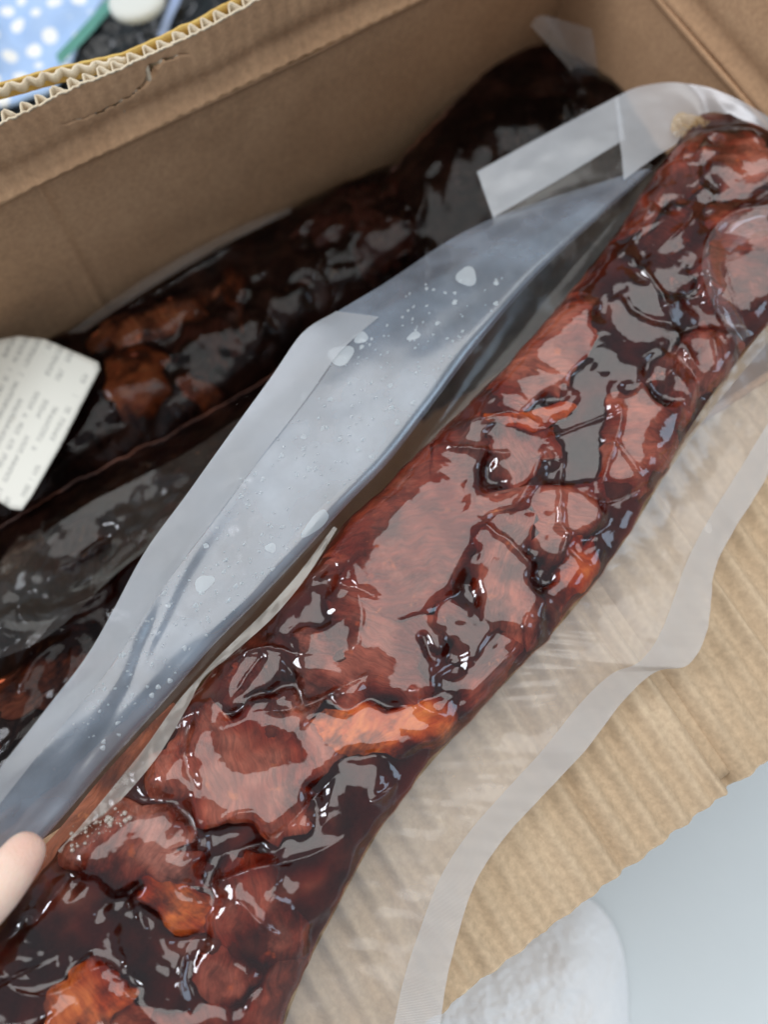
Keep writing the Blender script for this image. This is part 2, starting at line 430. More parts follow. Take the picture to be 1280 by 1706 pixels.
# front flap folded outwards, its inner liner showing the flutes
e1, e2 = P(740, 1682, -0.006), P(1250, 1291, -0.006)
ny = 120
xs = np.linspace(XL, 0.36, 900)
yedge = e1[1] + (xs - e1[0]) * (e2[1] - e1[1]) / (e2[0] - e1[0])
yedge = yedge + 0.0005 * fbm(xs * 60, xs * 0, 41, 4) + 0.0003 * noise(xs * 420, xs * 0, 44)
T = np.linspace(0, 1, ny)
X_ = np.repeat(xs[:, None], ny, 1) + 0.010 * (T[None, :]) * 0
Y_ = YF - 0.002 + T[None, :] * (yedge - YF + 0.002)[:, None]
pf = 0.0119
wob = X_ + 0.0007 * noise(X_ * 20, Y_ * 10, 42)
amp = 0.0021 * (0.85 + 0.5 * noise(X_ * 14, Y_ * 4, 43))
Z_ = -0.006 * T[None, :] ** 1.2 + amp * np.sin(wob * 2 * math.pi / pf) + 0.0010 * fbm(X_ * 11, Y_ * 11, 45, 3)
def at_x(px, py): return P(px, py, -0.004)
for (a, b, w, h) in (((1080, 1148), (1197, 1312), 0.0030, 0.0052), ((915, 1285), (1025, 1448), 0.0018, 0.0011),
                     ((950, 1030), (1090, 1190), 0.0020, 0.0012), ((590, 1440), (690, 1560), 0.002, 0.0012), ((700, 1570), (780, 1690), 0.002, 0.0018),
                     ((1110, 870), (1280, 1100), 0.0018, 0.0009)):
    A, B = at_x(*a), at_x(*b)
    ln = A[0] + (Y_ - A[1]) * (B[0] - A[0]) / (B[1] - A[1])
    Z_ = Z_ + 0.7 * h * np.exp(-((X_ - ln) / w) ** 2) - 1.3 * h * np.exp(-((X_ - ln - 2.3 * w) / (1.1 * w)) ** 2)
def flap_z(x, y):
    t = np.clip((YF - y) / 0.13, 0, 1); return -0.006 * t ** 1.2
boxpart(grid('front_flap', np.stack([X_, Y_, Z_], -1), KRAFT_FLAP, thick=0))
boxpart(grid('flap_underside', np.stack([X_[::3, ::4], Y_[::3, ::4] + 0.0012, Z_[::3, ::4] * 0 - 0.006 * (T[None, ::4] ** 1.2) - 0.0042], -1), KRAFT_FLAP, thick=0.0004))
xs3 = xs; Zf = Z_[:, -1]
Y3 = np.repeat((yedge + 0.0002)[:, None], 3, 1) + np.array([0, 0.0002, 0.0006])[None, :]
Z3 = Zf[:, None] - np.array([0.0, 0.002, 0.0042])[None, :] * (1 + 0.12 * noise(xs * 200, xs * 0, 47))[:, None]
boxpart(grid('flap_edge', np.stack([np.repeat(xs3[:, None], 3, 1), Y3, Z3], -1), KRAFT_TORN, thick=0.0004))

# ------------------------------------------------------------------ vacuum bags
def inv2(a, b):
    M2 = np.array([[a[0], b[0]], [a[1], b[1]]]); return np.linalg.inv(M2)

class Pouch:
    """closed film body between two rails, with meat pieces pressed up against the film"""
    def __init__(self, rails, nu, nv, amp, chunks, zc, ridges=(), sag=0.02, wr=0.0007, seed=0, bumph=0.006, wscale=1.0, edge=3.2, smooth=26, creases=0, jag=0.0016):
        L = spline([P(r[0], r[1], r[2]) for r in rails], nu); R = spline([P(r[3], r[4], r[5]) for r in rails], nu)
        un = np.linspace(0, 1, nu)
        for Q, sg in ((L, -1), (R, 1)):
            dv = (R - L); dv[:, 2] = 0; dv = dv / np.linalg.norm(dv, axis=1)[:, None]
            Q += sg * dv * (jag * (noise(un * 26, un * 0 + sg, seed + 71) + 0.5 * noise(un * 70, un * 0 + sg, seed + 72)))[:, None]
        self.L, self.R = L, R
        v = np.linspace(0, 1, nv); v = 0.5 - 0.5 * np.cos(np.pi * v) * (0.35) - 0.5 * (1 - 2 * v) * 0.65   # denser at the edges
        v = (v - v[0]) / (v[-1] - v[0])
        B = L[:, None, :] * (1 - v)[None, :, None] + R[:, None, :] * v[None, :, None]
        u = np.linspace(0, 1, nu)
        prof = (1 - np.abs(2 * v - 1) ** edge) ** 0.75
        ends = sstep(0, 0.07, u) ** 0.6
        A = prof[None, :] * ends[:, None]
        X, Y = B[..., 0], B[..., 1]
        h = amp * A
        self.frames = []
        self.seed = seed
        for c in chunks:
            cx, cy, rx, ry, ang = c[:5]
            th = math.radians(ang); ca, sa = math.cos(th), math.sin(th)
            C = P(cx, cy, zc); a = P(cx + rx * ca, cy + rx * sa, zc) - C; b = P(cx - ry * sa, cy + ry * ca, zc) - C
            self.frames.append((C, a, b, inv2(a, b)))
        q1, q2, ix = self.near(X, Y)
        hbs = np.array([c[7] for c in chunks])[ix]
        gw = self.groove(X, Y)
        cov = hbs * (1 - (1 - sstep(0.0, 0.12 + 0.5 * gw, q2 - q1)) * (0.12 + 0.88 * gw)) * sstep(1.5, 0.85, q1)
        for _ in range(smooth):
            p_ = np.pad(cov, 1, mode='edge')
            cov = 0.4 * cov + 0.15 * (p_[:-2, 1:-1] + p_[2:, 1:-1] + p_[1:-1, :-2] + p_[1:-1, 2:])
        h = h + bumph * cov * (0.15 + 0.85 * A)
        s = wscale
        warp = 0.25 * noise(X * 70 * s, Y * 70 * s, seed + 5)
        w1 = ridged(X * 48 * s + warp, Y * 48 * s - warp, seed + 7, 3)
        w2 = fbm(X * 95 * s, Y * 95 * s, seed + 9, 3)
        mask = sstep(-0.3, 0.5, noise(X * 22, Y * 22, seed + 11))
        h = h + A * (0.0030 * noise(X * 24, Y * 24, seed + 13) + 0.0011 * noise(X * 52, Y * 52, seed + 14))
        h = h + A ** 0.5 * (wr * 1.6 * (w1 - 1) * (0.25 + mask) + wr * 0.7 * w2)
        ridges = list(ridges)
        rc = random.Random(seed + 500); k = len(rails)
        for i in range(creases):
            t = rc.uniform(0.3, k - 1.3); a = int(t); f = t - a
            q = np.array(rails[a]) * (1 - f) + np.array(rails[a + 1]) * f
            q2 = np.array(rails[min(k - 1, a + 1)]); ax = np.array((q2[0] - q[0], q2[1] - q[1])); ax = ax / (np.linalg.norm(ax) + 1e-6)
            ac = np.array((q[3] - q[0], q[4] - q[1])); wid_ = np.linalg.norm(ac); ac = ac / wid_
            if i % 2:                                    # puckers running in from the edges
                sd_ = rc.random() < 0.5
                p0 = np.array((q[3], q[4])) if sd_ else np.array((q[0], q[1])); d0 = (-ac if sd_ else ac) + ax * rc.uniform(-0.7, 0.7)
                p0 = p0 + d0 * 0.03 * wid_; ln = wid_ * rc.uniform(0.12, 0.36)
            else:                                        # longer folds anywhere
                p0 = np.array((q[0], q[1])) + ac * wid_ * rc.uniform(0.1, 0.8); an = rc.uniform(-1.3, 1.3)
                d0 = ax * math.cos(an) + ac * math.sin(an); ln = wid_ * rc.uniform(0.2, 0.6)
            d0 = d0 / np.linalg.norm(d0); n0 = np.array((-d0[1], d0[0])); be = rc.uniform(-0.18, 0.18)
            poly = [tuple(p0 + d0 * ln * x_ + n0 * ln * (be * 4 * x_ * (1 - x_) + rc.uniform(-0.03, 0.03))) for x_ in (0, 0.33, 0.66, 1)]
            sc_ = rc.uniform(0.6, 1.0)
            ridges.append((poly, sc_ * rc.choice((0.0010, 0.0016, 0.0024)), sc_ * rc.choice((0.0014, 0.0022, 0.0034, -0.0030))))
        for poly, w, hh in ridges:
            pl = np.array([P(px, py, zc)[:2] for px, py in poly])
            pl = spline(pl, max(6, 5 * len(pl)))
            lo, hi = pl.min(0) - 8 * w, pl.max(0) + 8 * w
            sel = (X > lo[0]) & (X < hi[0]) & (Y > lo[1]) & (Y < hi[1])
            if not sel.any(): continue
            xs_, ys_ = X[sel], Y[sel]
            d, t = polyd(xs_ + 0.0007 * noise(xs_ * 200, ys_ * 200, 77), ys_, pl)
            taper = sstep(0, 0.2, t) * sstep(1, 0.7, t) * 0.9 + 0.1
            h[sel] += 0.85 * hh * np.exp(-np.abs(d / (1.25 * w)) ** 1.05) * taper - 0.15 * hh * np.exp(-(d / (3.5 * w)) ** 2) * taper
        top = B.copy(); top[..., 2] += h
        bot = B.copy(); bot[..., 2] -= 0.004 * A + sag * A * sstep(0.035, 0.09, Y)
        self.top, self.bot, self.A, self.nu, self.nv = top, bot, A, nu, nv
        f = grid_faces(nu, nv)
        self.bvh = BVHTree.FromPolygons([tuple(p) for p in top.reshape(-1, 3)], f)
    def q_all(self, x, y):
        wx = x + 0.0062 * noise(x * 85, y * 85, self.seed + 101) + 0.0018 * noise(x * 300, y * 300, self.seed + 103)
        wy = y + 0.0062 * noise(x * 85, y * 85, self.seed + 102) + 0.0018 * noise(x * 300, y * 300, self.seed + 104)
        for C, a, b, I in self.frames:
            dx, dy = wx - C[0], wy - C[1]
            p, q = np.abs(I[0, 0] * dx + I[0, 1] * dy), np.abs(I[1, 0] * dx + I[1, 1] * dy)
            yield (p ** 2.5 + q ** 2.5) ** 0.4
    def groove(self, x, y):            # how far two neighbouring pieces stand apart, 0..1
        return sstep(-0.1, 0.75, noise(x * 42, y * 42, self.seed + 120) + 0.4 * noise(x * 110, y * 110, self.seed + 121))
    def near(self, x, y):
        q1 = np.full(x.shape, 9.0); q2 = q1.copy(); ix = np.zeros(x.shape, int)
        for k, q in enumerate(self.q_all(x, y)):
            m_ = q < q1
            q2 = np.where(m_, q1, np.minimum(q2, q)); ix = np.where(m_, k, ix); q1 = np.where(m_, q, q1)
        return q1, q2, ix
    def z(self, x, y, d=0.0):
        hit = self.bvh.ray_cast(Vector((x, y, 1.0)), Vector((0, 0, -1)))
        return (hit[0].z if hit[0] is not None else None)
    def film(self, name, mat, parent):
        n, m_ = self.nu, self.nv
        off = n * m_
        f = grid_faces(n, m_) + [tuple(reversed(q)) for q in grid_faces(n, m_, off)]
        for i in range(n - 1):
            f.append((i*m_, (i+1)*m_, off+(i+1)*m_, off+i*m_))
            f.append((off+i*m_+m_-1, off+(i+1)*m_+m_-1, (i+1)*m_+m_-1, i*m_+m_-1))
        for j in range(m_ - 1):
            f.append((j, off+j, off+j+1, j+1)); k = (n-1)*m_+j
            f.append((k, k+1, off+k+1, off+k))
        bot = self.bot.copy(); bot[..., 2] -= 0.0006
        me = mesh_vf(name, np.vstack([self.top.reshape(-1, 3), bot.reshape(-1, 3)]), [tuple(reversed(q)) for q in f])
        return link(name, me, mat, parent)
    def jelly(self, name, mat, parent, deep=0.006, seed=0, st=3):
        t = self.top[::st, ::st].copy(); A = self.A[::st, ::st]
        t[..., 2] -= 0.0004 + deep * A ** 0.6 * (0.65 + 0.5 * fbm(t[..., 0] * 55, t[..., 1] * 55, seed, 3))
        b = self.bot[::st, ::st]
        t[..., 2] = np.maximum(t[..., 2], b[..., 2] + 0.0012)
        n, m_ = t.shape[:2]; off = n * m_
        bb = b.copy(); bb[..., 2] += 0.0004
        f = grid_faces(n, m_) + [tuple(reversed(q)) for q in grid_faces(n, m_, off)]
        me = mesh_vf(name, np.vstack([t.reshape(-1, 3), bb.reshape(-1, 3)]), [tuple(reversed(q)) for q in f])
        return link(name, me, mat, parent)
    def meat(self, chunks, parent, seed=0, rings=15, segs=44, pname='meat_piece', edge_drop=0.0045):
        for k, ((C, a, b, I), c) in enumerate(zip(self.frames, chunks)):
            col, dep = c[5], c[6]
            if dep >= 0.002 and col == DRK: continue    # only dark sauce shows there
            vs = []
            ok = True
            th = np.linspace(0, 2 * math.pi, segs, endpoint=False)
            rr = np.linspace(0.02, 1.7, 100)
            px_ = C[0] + a[0] * np.outer(np.cos(th), rr) + b[0] * np.outer(np.sin(th), rr)
            py_ = C[1] + a[1] * np.outer(np.cos(th), rr) + b[1] * np.outer(np.sin(th), rr)
            q1, q2, ix = self.near(px_, py_)
            stop = (ix != k) | (q1 > 1.34)
            stop[:, :6] = False
            first = np.where(stop.any(1), stop.argmax(1), len(rr) - 1)
            out = rr[first] * 1.0
            out = np.minimum(out, 1.25 * (np.roll(out, 1) + np.roll(out, -1)) / 2)
            qs = (np.arange(rings + 1) / rings) ** 0.85
            RR = np.outer(qs, out)
            GW = self.groove(C[0] + a[0] * np.cos(th) * RR + b[0] * np.sin(th) * RR, C[1] + a[1] * np.cos(th) * RR + b[1] * np.sin(th) * RR)
            for i in range(rings + 1):
                q = (i / rings) ** 0.85
                for j in range(segs):
                    r = q * out[j]
                    p = C + a * (math.cos(th[j]) * r) + b * (math.sin(th[j]) * r)
                    z = self.z(p[0], p[1])
                    if z is None: z = -9
                    nz = float(noise(p[0] * 130, p[1] * 130, seed)) * 0.0010 + float(noise(p[0] * 46, p[1] * 46, seed + 5)) * 0.0022
                    d = 0.0004 + dep + edge_drop * q ** 5 * (0.05 + 1.6 * float(GW[i, j])) + max(0, nz) * (0.5 + q)
                    vs.append([p[0], p[1], z - d if z > -8 else -9])
            vs = np.array(vs)
            bad = vs[:, 2] < -8
            if bad.all(): continue
            if bad.any():
                # slide stray rim points back to the nearest inner ring that lies under the film
                V = vs.reshape(rings + 1, segs, 3)
                for j in range(segs):
                    good = 0
                    for i in range(rings + 1):
                        if V[i, j, 2] > -8: good = i
                        else: V[i, j] = V[good, j] + np.array([0, 0, -0.0003 * (i - good)]) if V[good, j, 2] > -8 else V[good, j]
                vs = V.reshape(-1, 3)
                if (vs[:, 2] < -8).any(): continue
            f = grid_faces(rings + 1, segs, 0, True)
            low = vs.reshape(rings + 1, segs, 3)[-1].copy(); low[:, 2] -= 0.004
            off = len(vs); vs = np.vstack([vs, low])
            for j in range(segs):
                j2 = (j + 1) % segs; f.append((off - segs + j, off - segs + j2, off + j2, off + j))
            f.append(tuple(off + j for j in range(segs)))
            f = [tuple(reversed(q)) for q in f]
            o = link(pname, mesh_vf(pname, vs, f), MEAT, parent)
            o.color = (*col, 1)

# colours of the pieces (surface colour of braised meat, skin, fat and bone)
SAL, RED, BRN, ORG = (0.46, 0.185, 0.125), (0.33, 0.095, 0.058), (0.20, 0.08, 0.058), (0.80, 0.26, 0.06)
DRK, PNK, FAT, MAH = (0.07, 0.03, 0.024), (0.44, 0.215, 0.17), (0.62, 0.42, 0.30), (0.14, 0.045, 0.032)

# ---------------- the bag in front
RAILS = [(1168, 192, -0.002, 1216, 192, 0.006), (1130, 238, 0.000, 1300, 235, 0.014), (1085, 302, 0.002, 1385, 330, 0.020),
         (1030, 385, 0.004, 1370, 430, 0.018), (965, 470, 0.006, 1306, 505, 0.015), (900, 545, 0.008, 1240, 592, 0.013),
         (820, 636, 0.010, 1172, 688, 0.012), (738, 716, 0.012, 1112, 785, 0.012), (650, 800, 0.012, 1050, 888, 0.012),
         (566, 886, 0.012, 985, 978, 0.012), (474, 1000, 0.012, 915, 1060, 0.012), (370, 1100, 0.013, 830, 1152, 0.012),
         (290, 1188, 0.014, 730, 1258, 0.012), (200, 1300, 0.015, 640, 1372, 0.012), (110, 1408, 0.016, 570, 1492, 0.012),
         (20, 1508, 0.016, 507, 1620, 0.012), (-80, 1620, 0.016, 455, 1760, 0.012), (-160, 1730, 0.016, 420, 1860, 0.012)]
CH = [ # px x, y, rx, ry, angle, colour, depth below film, bump
 (920, 590, 120, 62, -40, SAL, 0.0002, 1.0),
 (1235, 270, 75, 55, 35, PNK, 0.0003, 0.9), (1130, 300, 105, 34, -58, RED, 0.0004, 0.6), (1120, 400, 120, 60, -62, BRN, 0.0016, 0.8), (1050, 430, 70, 30, -60, DRK, 0.002, 0.6),
 (1240, 420, 60, 100, 5, PNK, 0.0008, 1.0), (1050, 540, 75, 120, 28, DRK, 0.003, 0.9), (1150, 610, 90, 42, -38, PNK, 0.0006, 0.9),
 (1070, 720, 62, 90, 25, SAL, 0.0004, 0.9), (975, 720, 40, 130, 12, DRK, 0.004, 0.5),
 (705, 860, 215, 140, -52, RED, 0.0003, 1.15), (845, 765, 80, 50, -30, PNK, 0.0008, 0.8), (845, 950, 70, 120, -8, SAL, 0.0005, 0.95),
 (940, 870, 45, 110, 18, SAL, 0.0004, 0.8), (950, 960, 34, 80, 28, ORG, 0.0004, 0.6),
 (620, 1070, 150, 85, 5, PNK, 0.0006, 1.05), (765, 1060, 46, 75, -20, RED, 0.0008, 0.8),
 (640, 1212, 115, 36, -6, ORG, 0.0002, 0.8), (800, 1120, 70, 40, -45, RED, 0.0005, 0.6),
 (430, 1275, 128, 108, 10, SAL, 0.0002, 1.1), (430, 1100, 95, 52, -35, BRN, 0.0016, 0.8), (575, 1330, 60, 50, -30, DRK, 0.003, 0.6),
 (225, 1420, 105, 62, 8, PNK, 0.0002, 1.3), (270, 1490, 62, 34, 35, ORG, 0.0002, 1.1), 
 (430, 1530, 70, 85, 20, RED, 0.0004, 0.9), (395, 1640, 80, 45, 38, PNK, 0.0006, 0.8), (535, 1440, 60, 90, 30, DRK, 0.002, 0.6),
 (150, 1665, 74, 60, -25, ORG, 0.0001, 1.0), (255, 1610, 50, 95, -30, DRK, 0.003, 0.6), (225, 1690, 30, 40, -30, FAT, 0.0012, 0.6), (140, 1560, 80, 30, 20, DRK, 0.003, 0.5), (450, 1690, 46, 80, 25, RED, 0.0001, 0.7),
 (60, 1570, 110, 48, -40, DRK, 0.003, 0.8), (370, 1400, 80, 32, -10, DRK, 0.003, 0.3), (30, 1690, 60, 60, 0, DRK, 0.003, 0.7),
 (515, 1010, 66, 42, -40, DRK, 0.003, 0.7), 
 (760, 680, 36, 30, -40, MAH, 0.0013, 0.6),
 (870, 690, 70, 24, -12, ORG, 0.0004, 0.7), 
 (320, 1730, 90, 50, 10, RED, 0.0005, 0.8), (130, 1770, 90, 60, 0, RED, 0.0005, 0.8)]
RIDG = [([(895, 738), (975, 706), (1055, 680)], 0.0007, 0.0014), ([(785, 862), (850, 908), (906, 966)], 0.0010, 0.0018),
 ([(806, 625), (772, 700), (850, 690), (925, 716)], 0.0013, 0.0022), ([(1012, 668), (1030, 700), (1004, 800), (992, 872)], 0.0016, 0.0030),
 ([(1124, 540), (1140, 585), (1165, 625)], 0.0016, 0.0032), ([(1105, 640), (1122, 600), (1135, 560)], 0.0013, 0.0026), ([(1182, 560), (1195, 610)], 0.0014, 0.0026),
 ([(905, 742), (880, 810), (838, 872)], 0.0012, 0.0024), ([(1285, 345), (1205, 368), (1172, 425), (1186, 495), (1228, 570)], 0.0028, 0.0060),
 ([(1040, 395), (1090, 470), (1128, 545)], 0.0013, 0.0028), ([(1110, 300), (1060, 390), (1030, 420)], 0.0013, 0.0024),
 ([(688, 1138), (697, 1176), (742, 1196)], 0.0014, 0.0032), ([(330, 1482), (420, 1446), (500, 1430), (592, 1390)], 0.0016, 0.0034),
 ([(398, 1490), (430, 1530), (478, 1570)], 0.0015, 0.0030), ([(312, 1575), (300, 1630), (316, 1690)], 0.0014, 0.0028),
 ([(-10, 1615), (50, 1655), (120, 1640), (178, 1608), (240, 1680), (300, 1740)], 0.0012, 0.0020), ([(322, 1340), (342, 1400), (330, 1450)], 0.0016, 0.0026),
 ([(948, 882), (932, 935)], 0.0013, 0.0026), ([(612, 1340), (640, 1325), (668, 1296)], 0.0016, 0.0034), ([(880, 1020), (868, 1060)], 0.0012, 0.0022),
 ([(940, 760), (930, 860), (955, 905)], 0.0013, 0.0024), ([(590, 960), (600, 1040), (585, 1110)], 0.0022, 0.0022), ([(470, 1090), (500, 1150), (512, 1210)], 0.0016, -0.003),
 ([(700, 1050), (725, 1110)], 0.0018, -0.0036), ([(210, 1470), (235, 1520), (250, 1580)], 0.0013, 0.0022), ([(545, 965), (600, 985), (640, 1000)], 0.0016, -0.0026),
 ([(320, 1190), (310, 1260), (335, 1330)], 0.0022, -0.0036), ([(560, 1290), (460, 1390), (380, 1420)], 0.0022, -0.0034), ([(860, 1080), (770, 1170)], 0.0015, 0.0020)]
bag = empty('vacuum_bag')
tag(bag, 'long clear vacuum bag of glossy red-brown braised meat lying across the box in front', 'vacuum bag')
po = Pouch(RAILS, 760, 210, 0.0062, CH, 0.022, RIDG, sag=0.018, wr=0.00018, seed=1, bumph=0.0066, smooth=20, creases=26, edge=7.0)
pf_ = po.film('pouch', POUCH, bag)
po.jelly('sauce', JELLY, bag, 0.0055, 2)
po.meat(CH, bag, 3, 30, 72)

def sheet(name, pairs, nu, nv, mat, parent, bulge=None, v0=0.0, v1=1.0, uv=True, lift=0.0, und=0.0012, seed=0, fr=30):
    """thin film stretched between two lines given as (px, py, z, px, py, z)"""
    a = spline([P(r[0], r[1], r[2]) for r in pairs], nu); b = spline([P(r[3], r[4], r[5]) for r in pairs], nu)
    v = np.linspace(v0, v1, nv)
    G = a[:, None, :] * (1 - v)[None, :, None] + b[:, None, :] * v[None, :, None]
    u = np.linspace(0, 1, nu)
    d = und * (fbm(G[..., 0] * fr, G[..., 1] * fr, seed, 3)) * np.sin(np.pi * np.clip(v, 0.08, 0.92))[None, :]
    if bulge is not None: d = d + bulge(u[:, None], v[None, :])
    G[..., 2] += d + lift
    return grid(name, G, mat, parent, uv=uv)

# wing: the left margin of the front bag, pulled up towards the fingers
WING = [(822, 362, -0.020, 1092, 276, 0.000), (745, 402, -0.010, 1010, 348, 0.006), (640, 472, 0.000, 900, 450, 0.012),
        (560, 520, 0.008, 800, 566, 0.017), (505, 555, 0.013, 720, 672, 0.020), (455, 625, 0.017, 650, 762, 0.022),
        (390, 715, 0.021, 577, 838, 0.024), (320, 812, 0.026, 500, 922, 0.026), (245, 915, 0.031, 430, 996, 0.028),
        (190, 1015, 0.036, 350, 1076, 0.030), (140, 1100, 0.040, 270, 1168, 0.031), (70, 1190, 0.044, 180, 1268, 0.032),
        (0, 1280, 0.048, 105, 1355, 0.033), (-80, 1385, 0.050, 20, 1450, 0.034), (-150, 1480, 0.05, -70, 1560, 0.034)]
def wb(u, v): return 0.0025 * np.sin(np.pi * v) * (0.3 + 0.7 * np.sin(5 * u + 0.5) ** 2) + 0.0005 * noise(u * 14 + 1.5 * v, v * 4 + u * 3, 36) - 0.0016 * np.exp(-((v - 0.55 - 0.25 * np.sin(9 * u)) / 0.10) ** 2) * sstep(0.35, 0.6, u) + 0.004 * np.sqrt(1 - np.clip((v - 0.90) / 0.10, 0, 1) ** 2) - 0.004
wing = sheet('wing_film', WING, 320, 90, FILM_WING, bag, wb, seed=51, und=0.0008, fr=16)
sheet('seal_strip', WING[3:], 260, 14, FILM_SEAL, wing, lambda u, v: wb(0.21 + 0.79 * u, v), 0.0, 0.30, seed=51, und=0.0, lift=0.0009)
WEB = [(w[3], w[4], w[5], r[0], r[1], r[2]) for w, r in zip(WING, [RAILS[i] for i in (1, 3, 4, 6, 7, 7, 8, 9, 10, 11, 12, 13, 14, 15, 16)])]
WEB = [(1092, 276, 0.0, 1130, 238, 0.0), (1010, 348, 0.006, 1030, 385, 0.004), (900, 450, 0.012, 930, 512, 0.007), (800, 566, 0.017, 820, 636, 0.010),
       (720, 672, 0.020, 738, 716, 0.012), (650, 762, 0.022, 660, 790, 0.012), (577, 838, 0.024, 590, 862, 0.012), (500, 922, 0.026, 520, 944, 0.012),
       (430, 996, 0.028, 430, 1046, 0.012), (350, 1076, 0.030, 360, 1110, 0.013), (270, 1168, 0.031, 270, 1212, 0.014), (180, 1268, 0.032, 190, 1312, 0.015),
       (105, 1355, 0.033, 110, 1408, 0.016), (20, 1450, 0.034, 20, 1508, 0.016), (-70, 1560, 0.034, -80, 1620, 0.016)]
sheet('web_film', WEB, 260, 20, FILM_WEB, bag, lambda u, v: -0.002 * np.sin(np.pi * v), seed=53, und=0.0004)
# pale seam where film meets the pieces, beads of air along it, and the meat showing below the seam
SEAM = [(556, 880, 0.0155, 562, 884, 0.0155), (500, 955, 0.016, 512, 962, 0.0165), (440, 1022, 0.016, 456, 1030, 0.017), (372, 1088, 0.016, 384, 1094, 0.0165), (335, 1128, 0.016, 340, 1132, 0.016), (296, 1172, 0.017, 312, 1182, 0.018),
        (244, 1245, 0.0175, 268, 1256, 0.019), (190, 1312, 0.018, 212, 1324, 0.019), (140, 1372, 0.018, 156, 1380, 0.0185), (100, 1416, 0.018, 104, 1420, 0.018)]
seam = sheet('seam', SEAM, 200, 8, FILM_SEAM, bag, und=0.0006, seed=56, fr=120, lift=0.003)
sm = sheet('side_meat', [(288, 1170, 0.006, 300, 1180, 0.013), (235, 1222, 0.006, 250, 1240, 0.013), (165, 1300, 0.006, 190, 1320, 0.013), (95, 1385, 0.006, 118, 1408, 0.014), (30, 1455, 0.006, 40, 1490, 0.014)], 60, 8, MEAT, bag, und=0.001, seed=58)
sm.color = (0.30, 0.09, 0.04, 1)
rb = random.Random(8); bmx = bmesh.new()
for k in range(70):
    t_ = rb.random(); x_ = 118 + 100 * t_ + rb.gauss(0, 5); y_ = 1398 - 40 * t_ ** 0.5 + rb.gauss(0, 7) + (30 * (1 - t_) if rb.random() < .4 else 0)
    w_ = P(x_, y_, 0.02); zz_ = po.z(w_[0], w_[1])
    if zz_ is None: zz_ = 0.018
    bmesh.ops.create_icosphere(bmx, subdivisions=2, radius=0.0002 + 0.0008 * rb.random() ** 3, matrix=Matrix.Translation((w_[0], w_[1], zz_ + 0.0003)))
me = bpy.data.meshes.new('air_bubbles'); bmx.to_mesh(me); bmx.free()
tag(link('air_bubbles', me, FILM_SEAM, bag), kind='stuff')
# damp spots stuck to the wing
wv = [v.co.copy() for v in wing.data.vertices]; wbvh = BVHTree.FromPolygons(wv, [tuple(p.vertices) for p in wing.data.polygons])
def spot(x, y, rx, ry, ang):
    vs = []; n_ = 20
    ca, sa = math.cos(ang), math.sin(ang)
    for k in (0.02, 0.7, 1.0):
        for j in range(n_):
            t_ = j / n_ * 2 * math.pi; e = 1 + 0.12 * math.sin(3 * t_ + x)
            dx, dy = rx * k * e * math.cos(t_), ry * k * e * math.sin(t_)
            r_ = Vector(ray(x + dx * ca - dy * sa, y + dx * sa + dy * ca)).normalized()
            hit = wbvh.ray_cast(Vector(CAM), r_)
            if hit[0] is None: return None
            vs.append(np.array(hit[0]) + np.array((0, 0, 0.0006 - 0.0004 * k)))
    return vs
for a_ in ((568, 592, 22, 16, -0.3), (602, 563, 12, 9, -0.5), (778, 461, 17, 16, 0), (340, 972, 18, 12, -0.6), (451, 913, 9, 8, 0), (526, 872, 30, 11, -0.8), (690, 560, 12, 6, -0.4), (350, 1160, 9, 8, 0)):
    vs = spot(*a_)
    if vs: link('damp_spot', mesh_vf('damp_spot', vs, [tuple(reversed(q)) for q in grid_faces(3, 20, 0, True)]), FILM_SPOT, wing)
VS, FS = [], []
for k in range(340):
    i_ = rb.randrange(2, 11); f_ = rb.random(); A_, B_ = np.array(WING[i_]), np.array(WING[i_ + 1]); q_ = A_ * (1 - f_) + B_ * f_; v_ = rb.uniform(0.25, 0.93)
    r0 = rb.choice((1.5, 2, 2, 2.5, 3, 4.5)); vs = spot(q_[0] * (1 - v_) + q_[3] * v_, q_[1] * (1 - v_) + q_[4] * v_, r0, r0 * rb.uniform(0.5, 1), rb.uniform(-1.2, 0))
    if vs: FS += [tuple(reversed(q)) for q in grid_faces(3, 20, len(VS), True)]; VS += vs
tag(link('fine_damp_spots', mesh_vf('fine_damp_spots', VS, FS), FILM_SPOT, wing), kind='stuff')
# folded corner of the end seal and the end margin
sheet('corner_flap', [(795, 286, -0.022, 822, 362, -0.0195), (905, 226, -0.016, 930, 300, -0.012), (1030, 160, -0.008, 1042, 232, -0.006)], 60, 20, FILM_TOP, bag, und=0.0008, seed=54)
sheet('corner_web', [(824, 362, -0.0197, 822, 366, -0.02), (932, 300, -0.0122, 960, 318, -0.010), (1042, 232, -0.0062, 1090, 278, -0.001)], 40, 16, FILM_WEB, bag, und=0.0008, seed=59)
sheet('end_margin', [(1026, 162, -0.009, 1040, 300, 0.000), (1060, 146, -0.006, 1092, 262, 0.000), (1110, 137, -0.002, 1132, 236, 0.0), (1150, 140, 0.002, 1168, 192, -0.002),
                     (1200, 152, 0.008, 1216, 192, 0.006), (1280, 194, 0.016, 1300, 235, 0.014), (1370, 270, 0.022, 1385, 330, 0.02)], 120, 24, FILM_TOP, bag, und=0.001, seed=55)
FILM_FOLD = m_film('film_fold', 0.05, 0.06, 1.5, (0.85, 0.83, 0.82), bumpy=0.05, gain=1.6, patch=0.5)
FILM_AMBER = m_film('film_amber', 0.38, 0.25, 1.5, (0.80, 0.58, 0.30), bumpy=0.2, gain=1.4, patch=0.5)
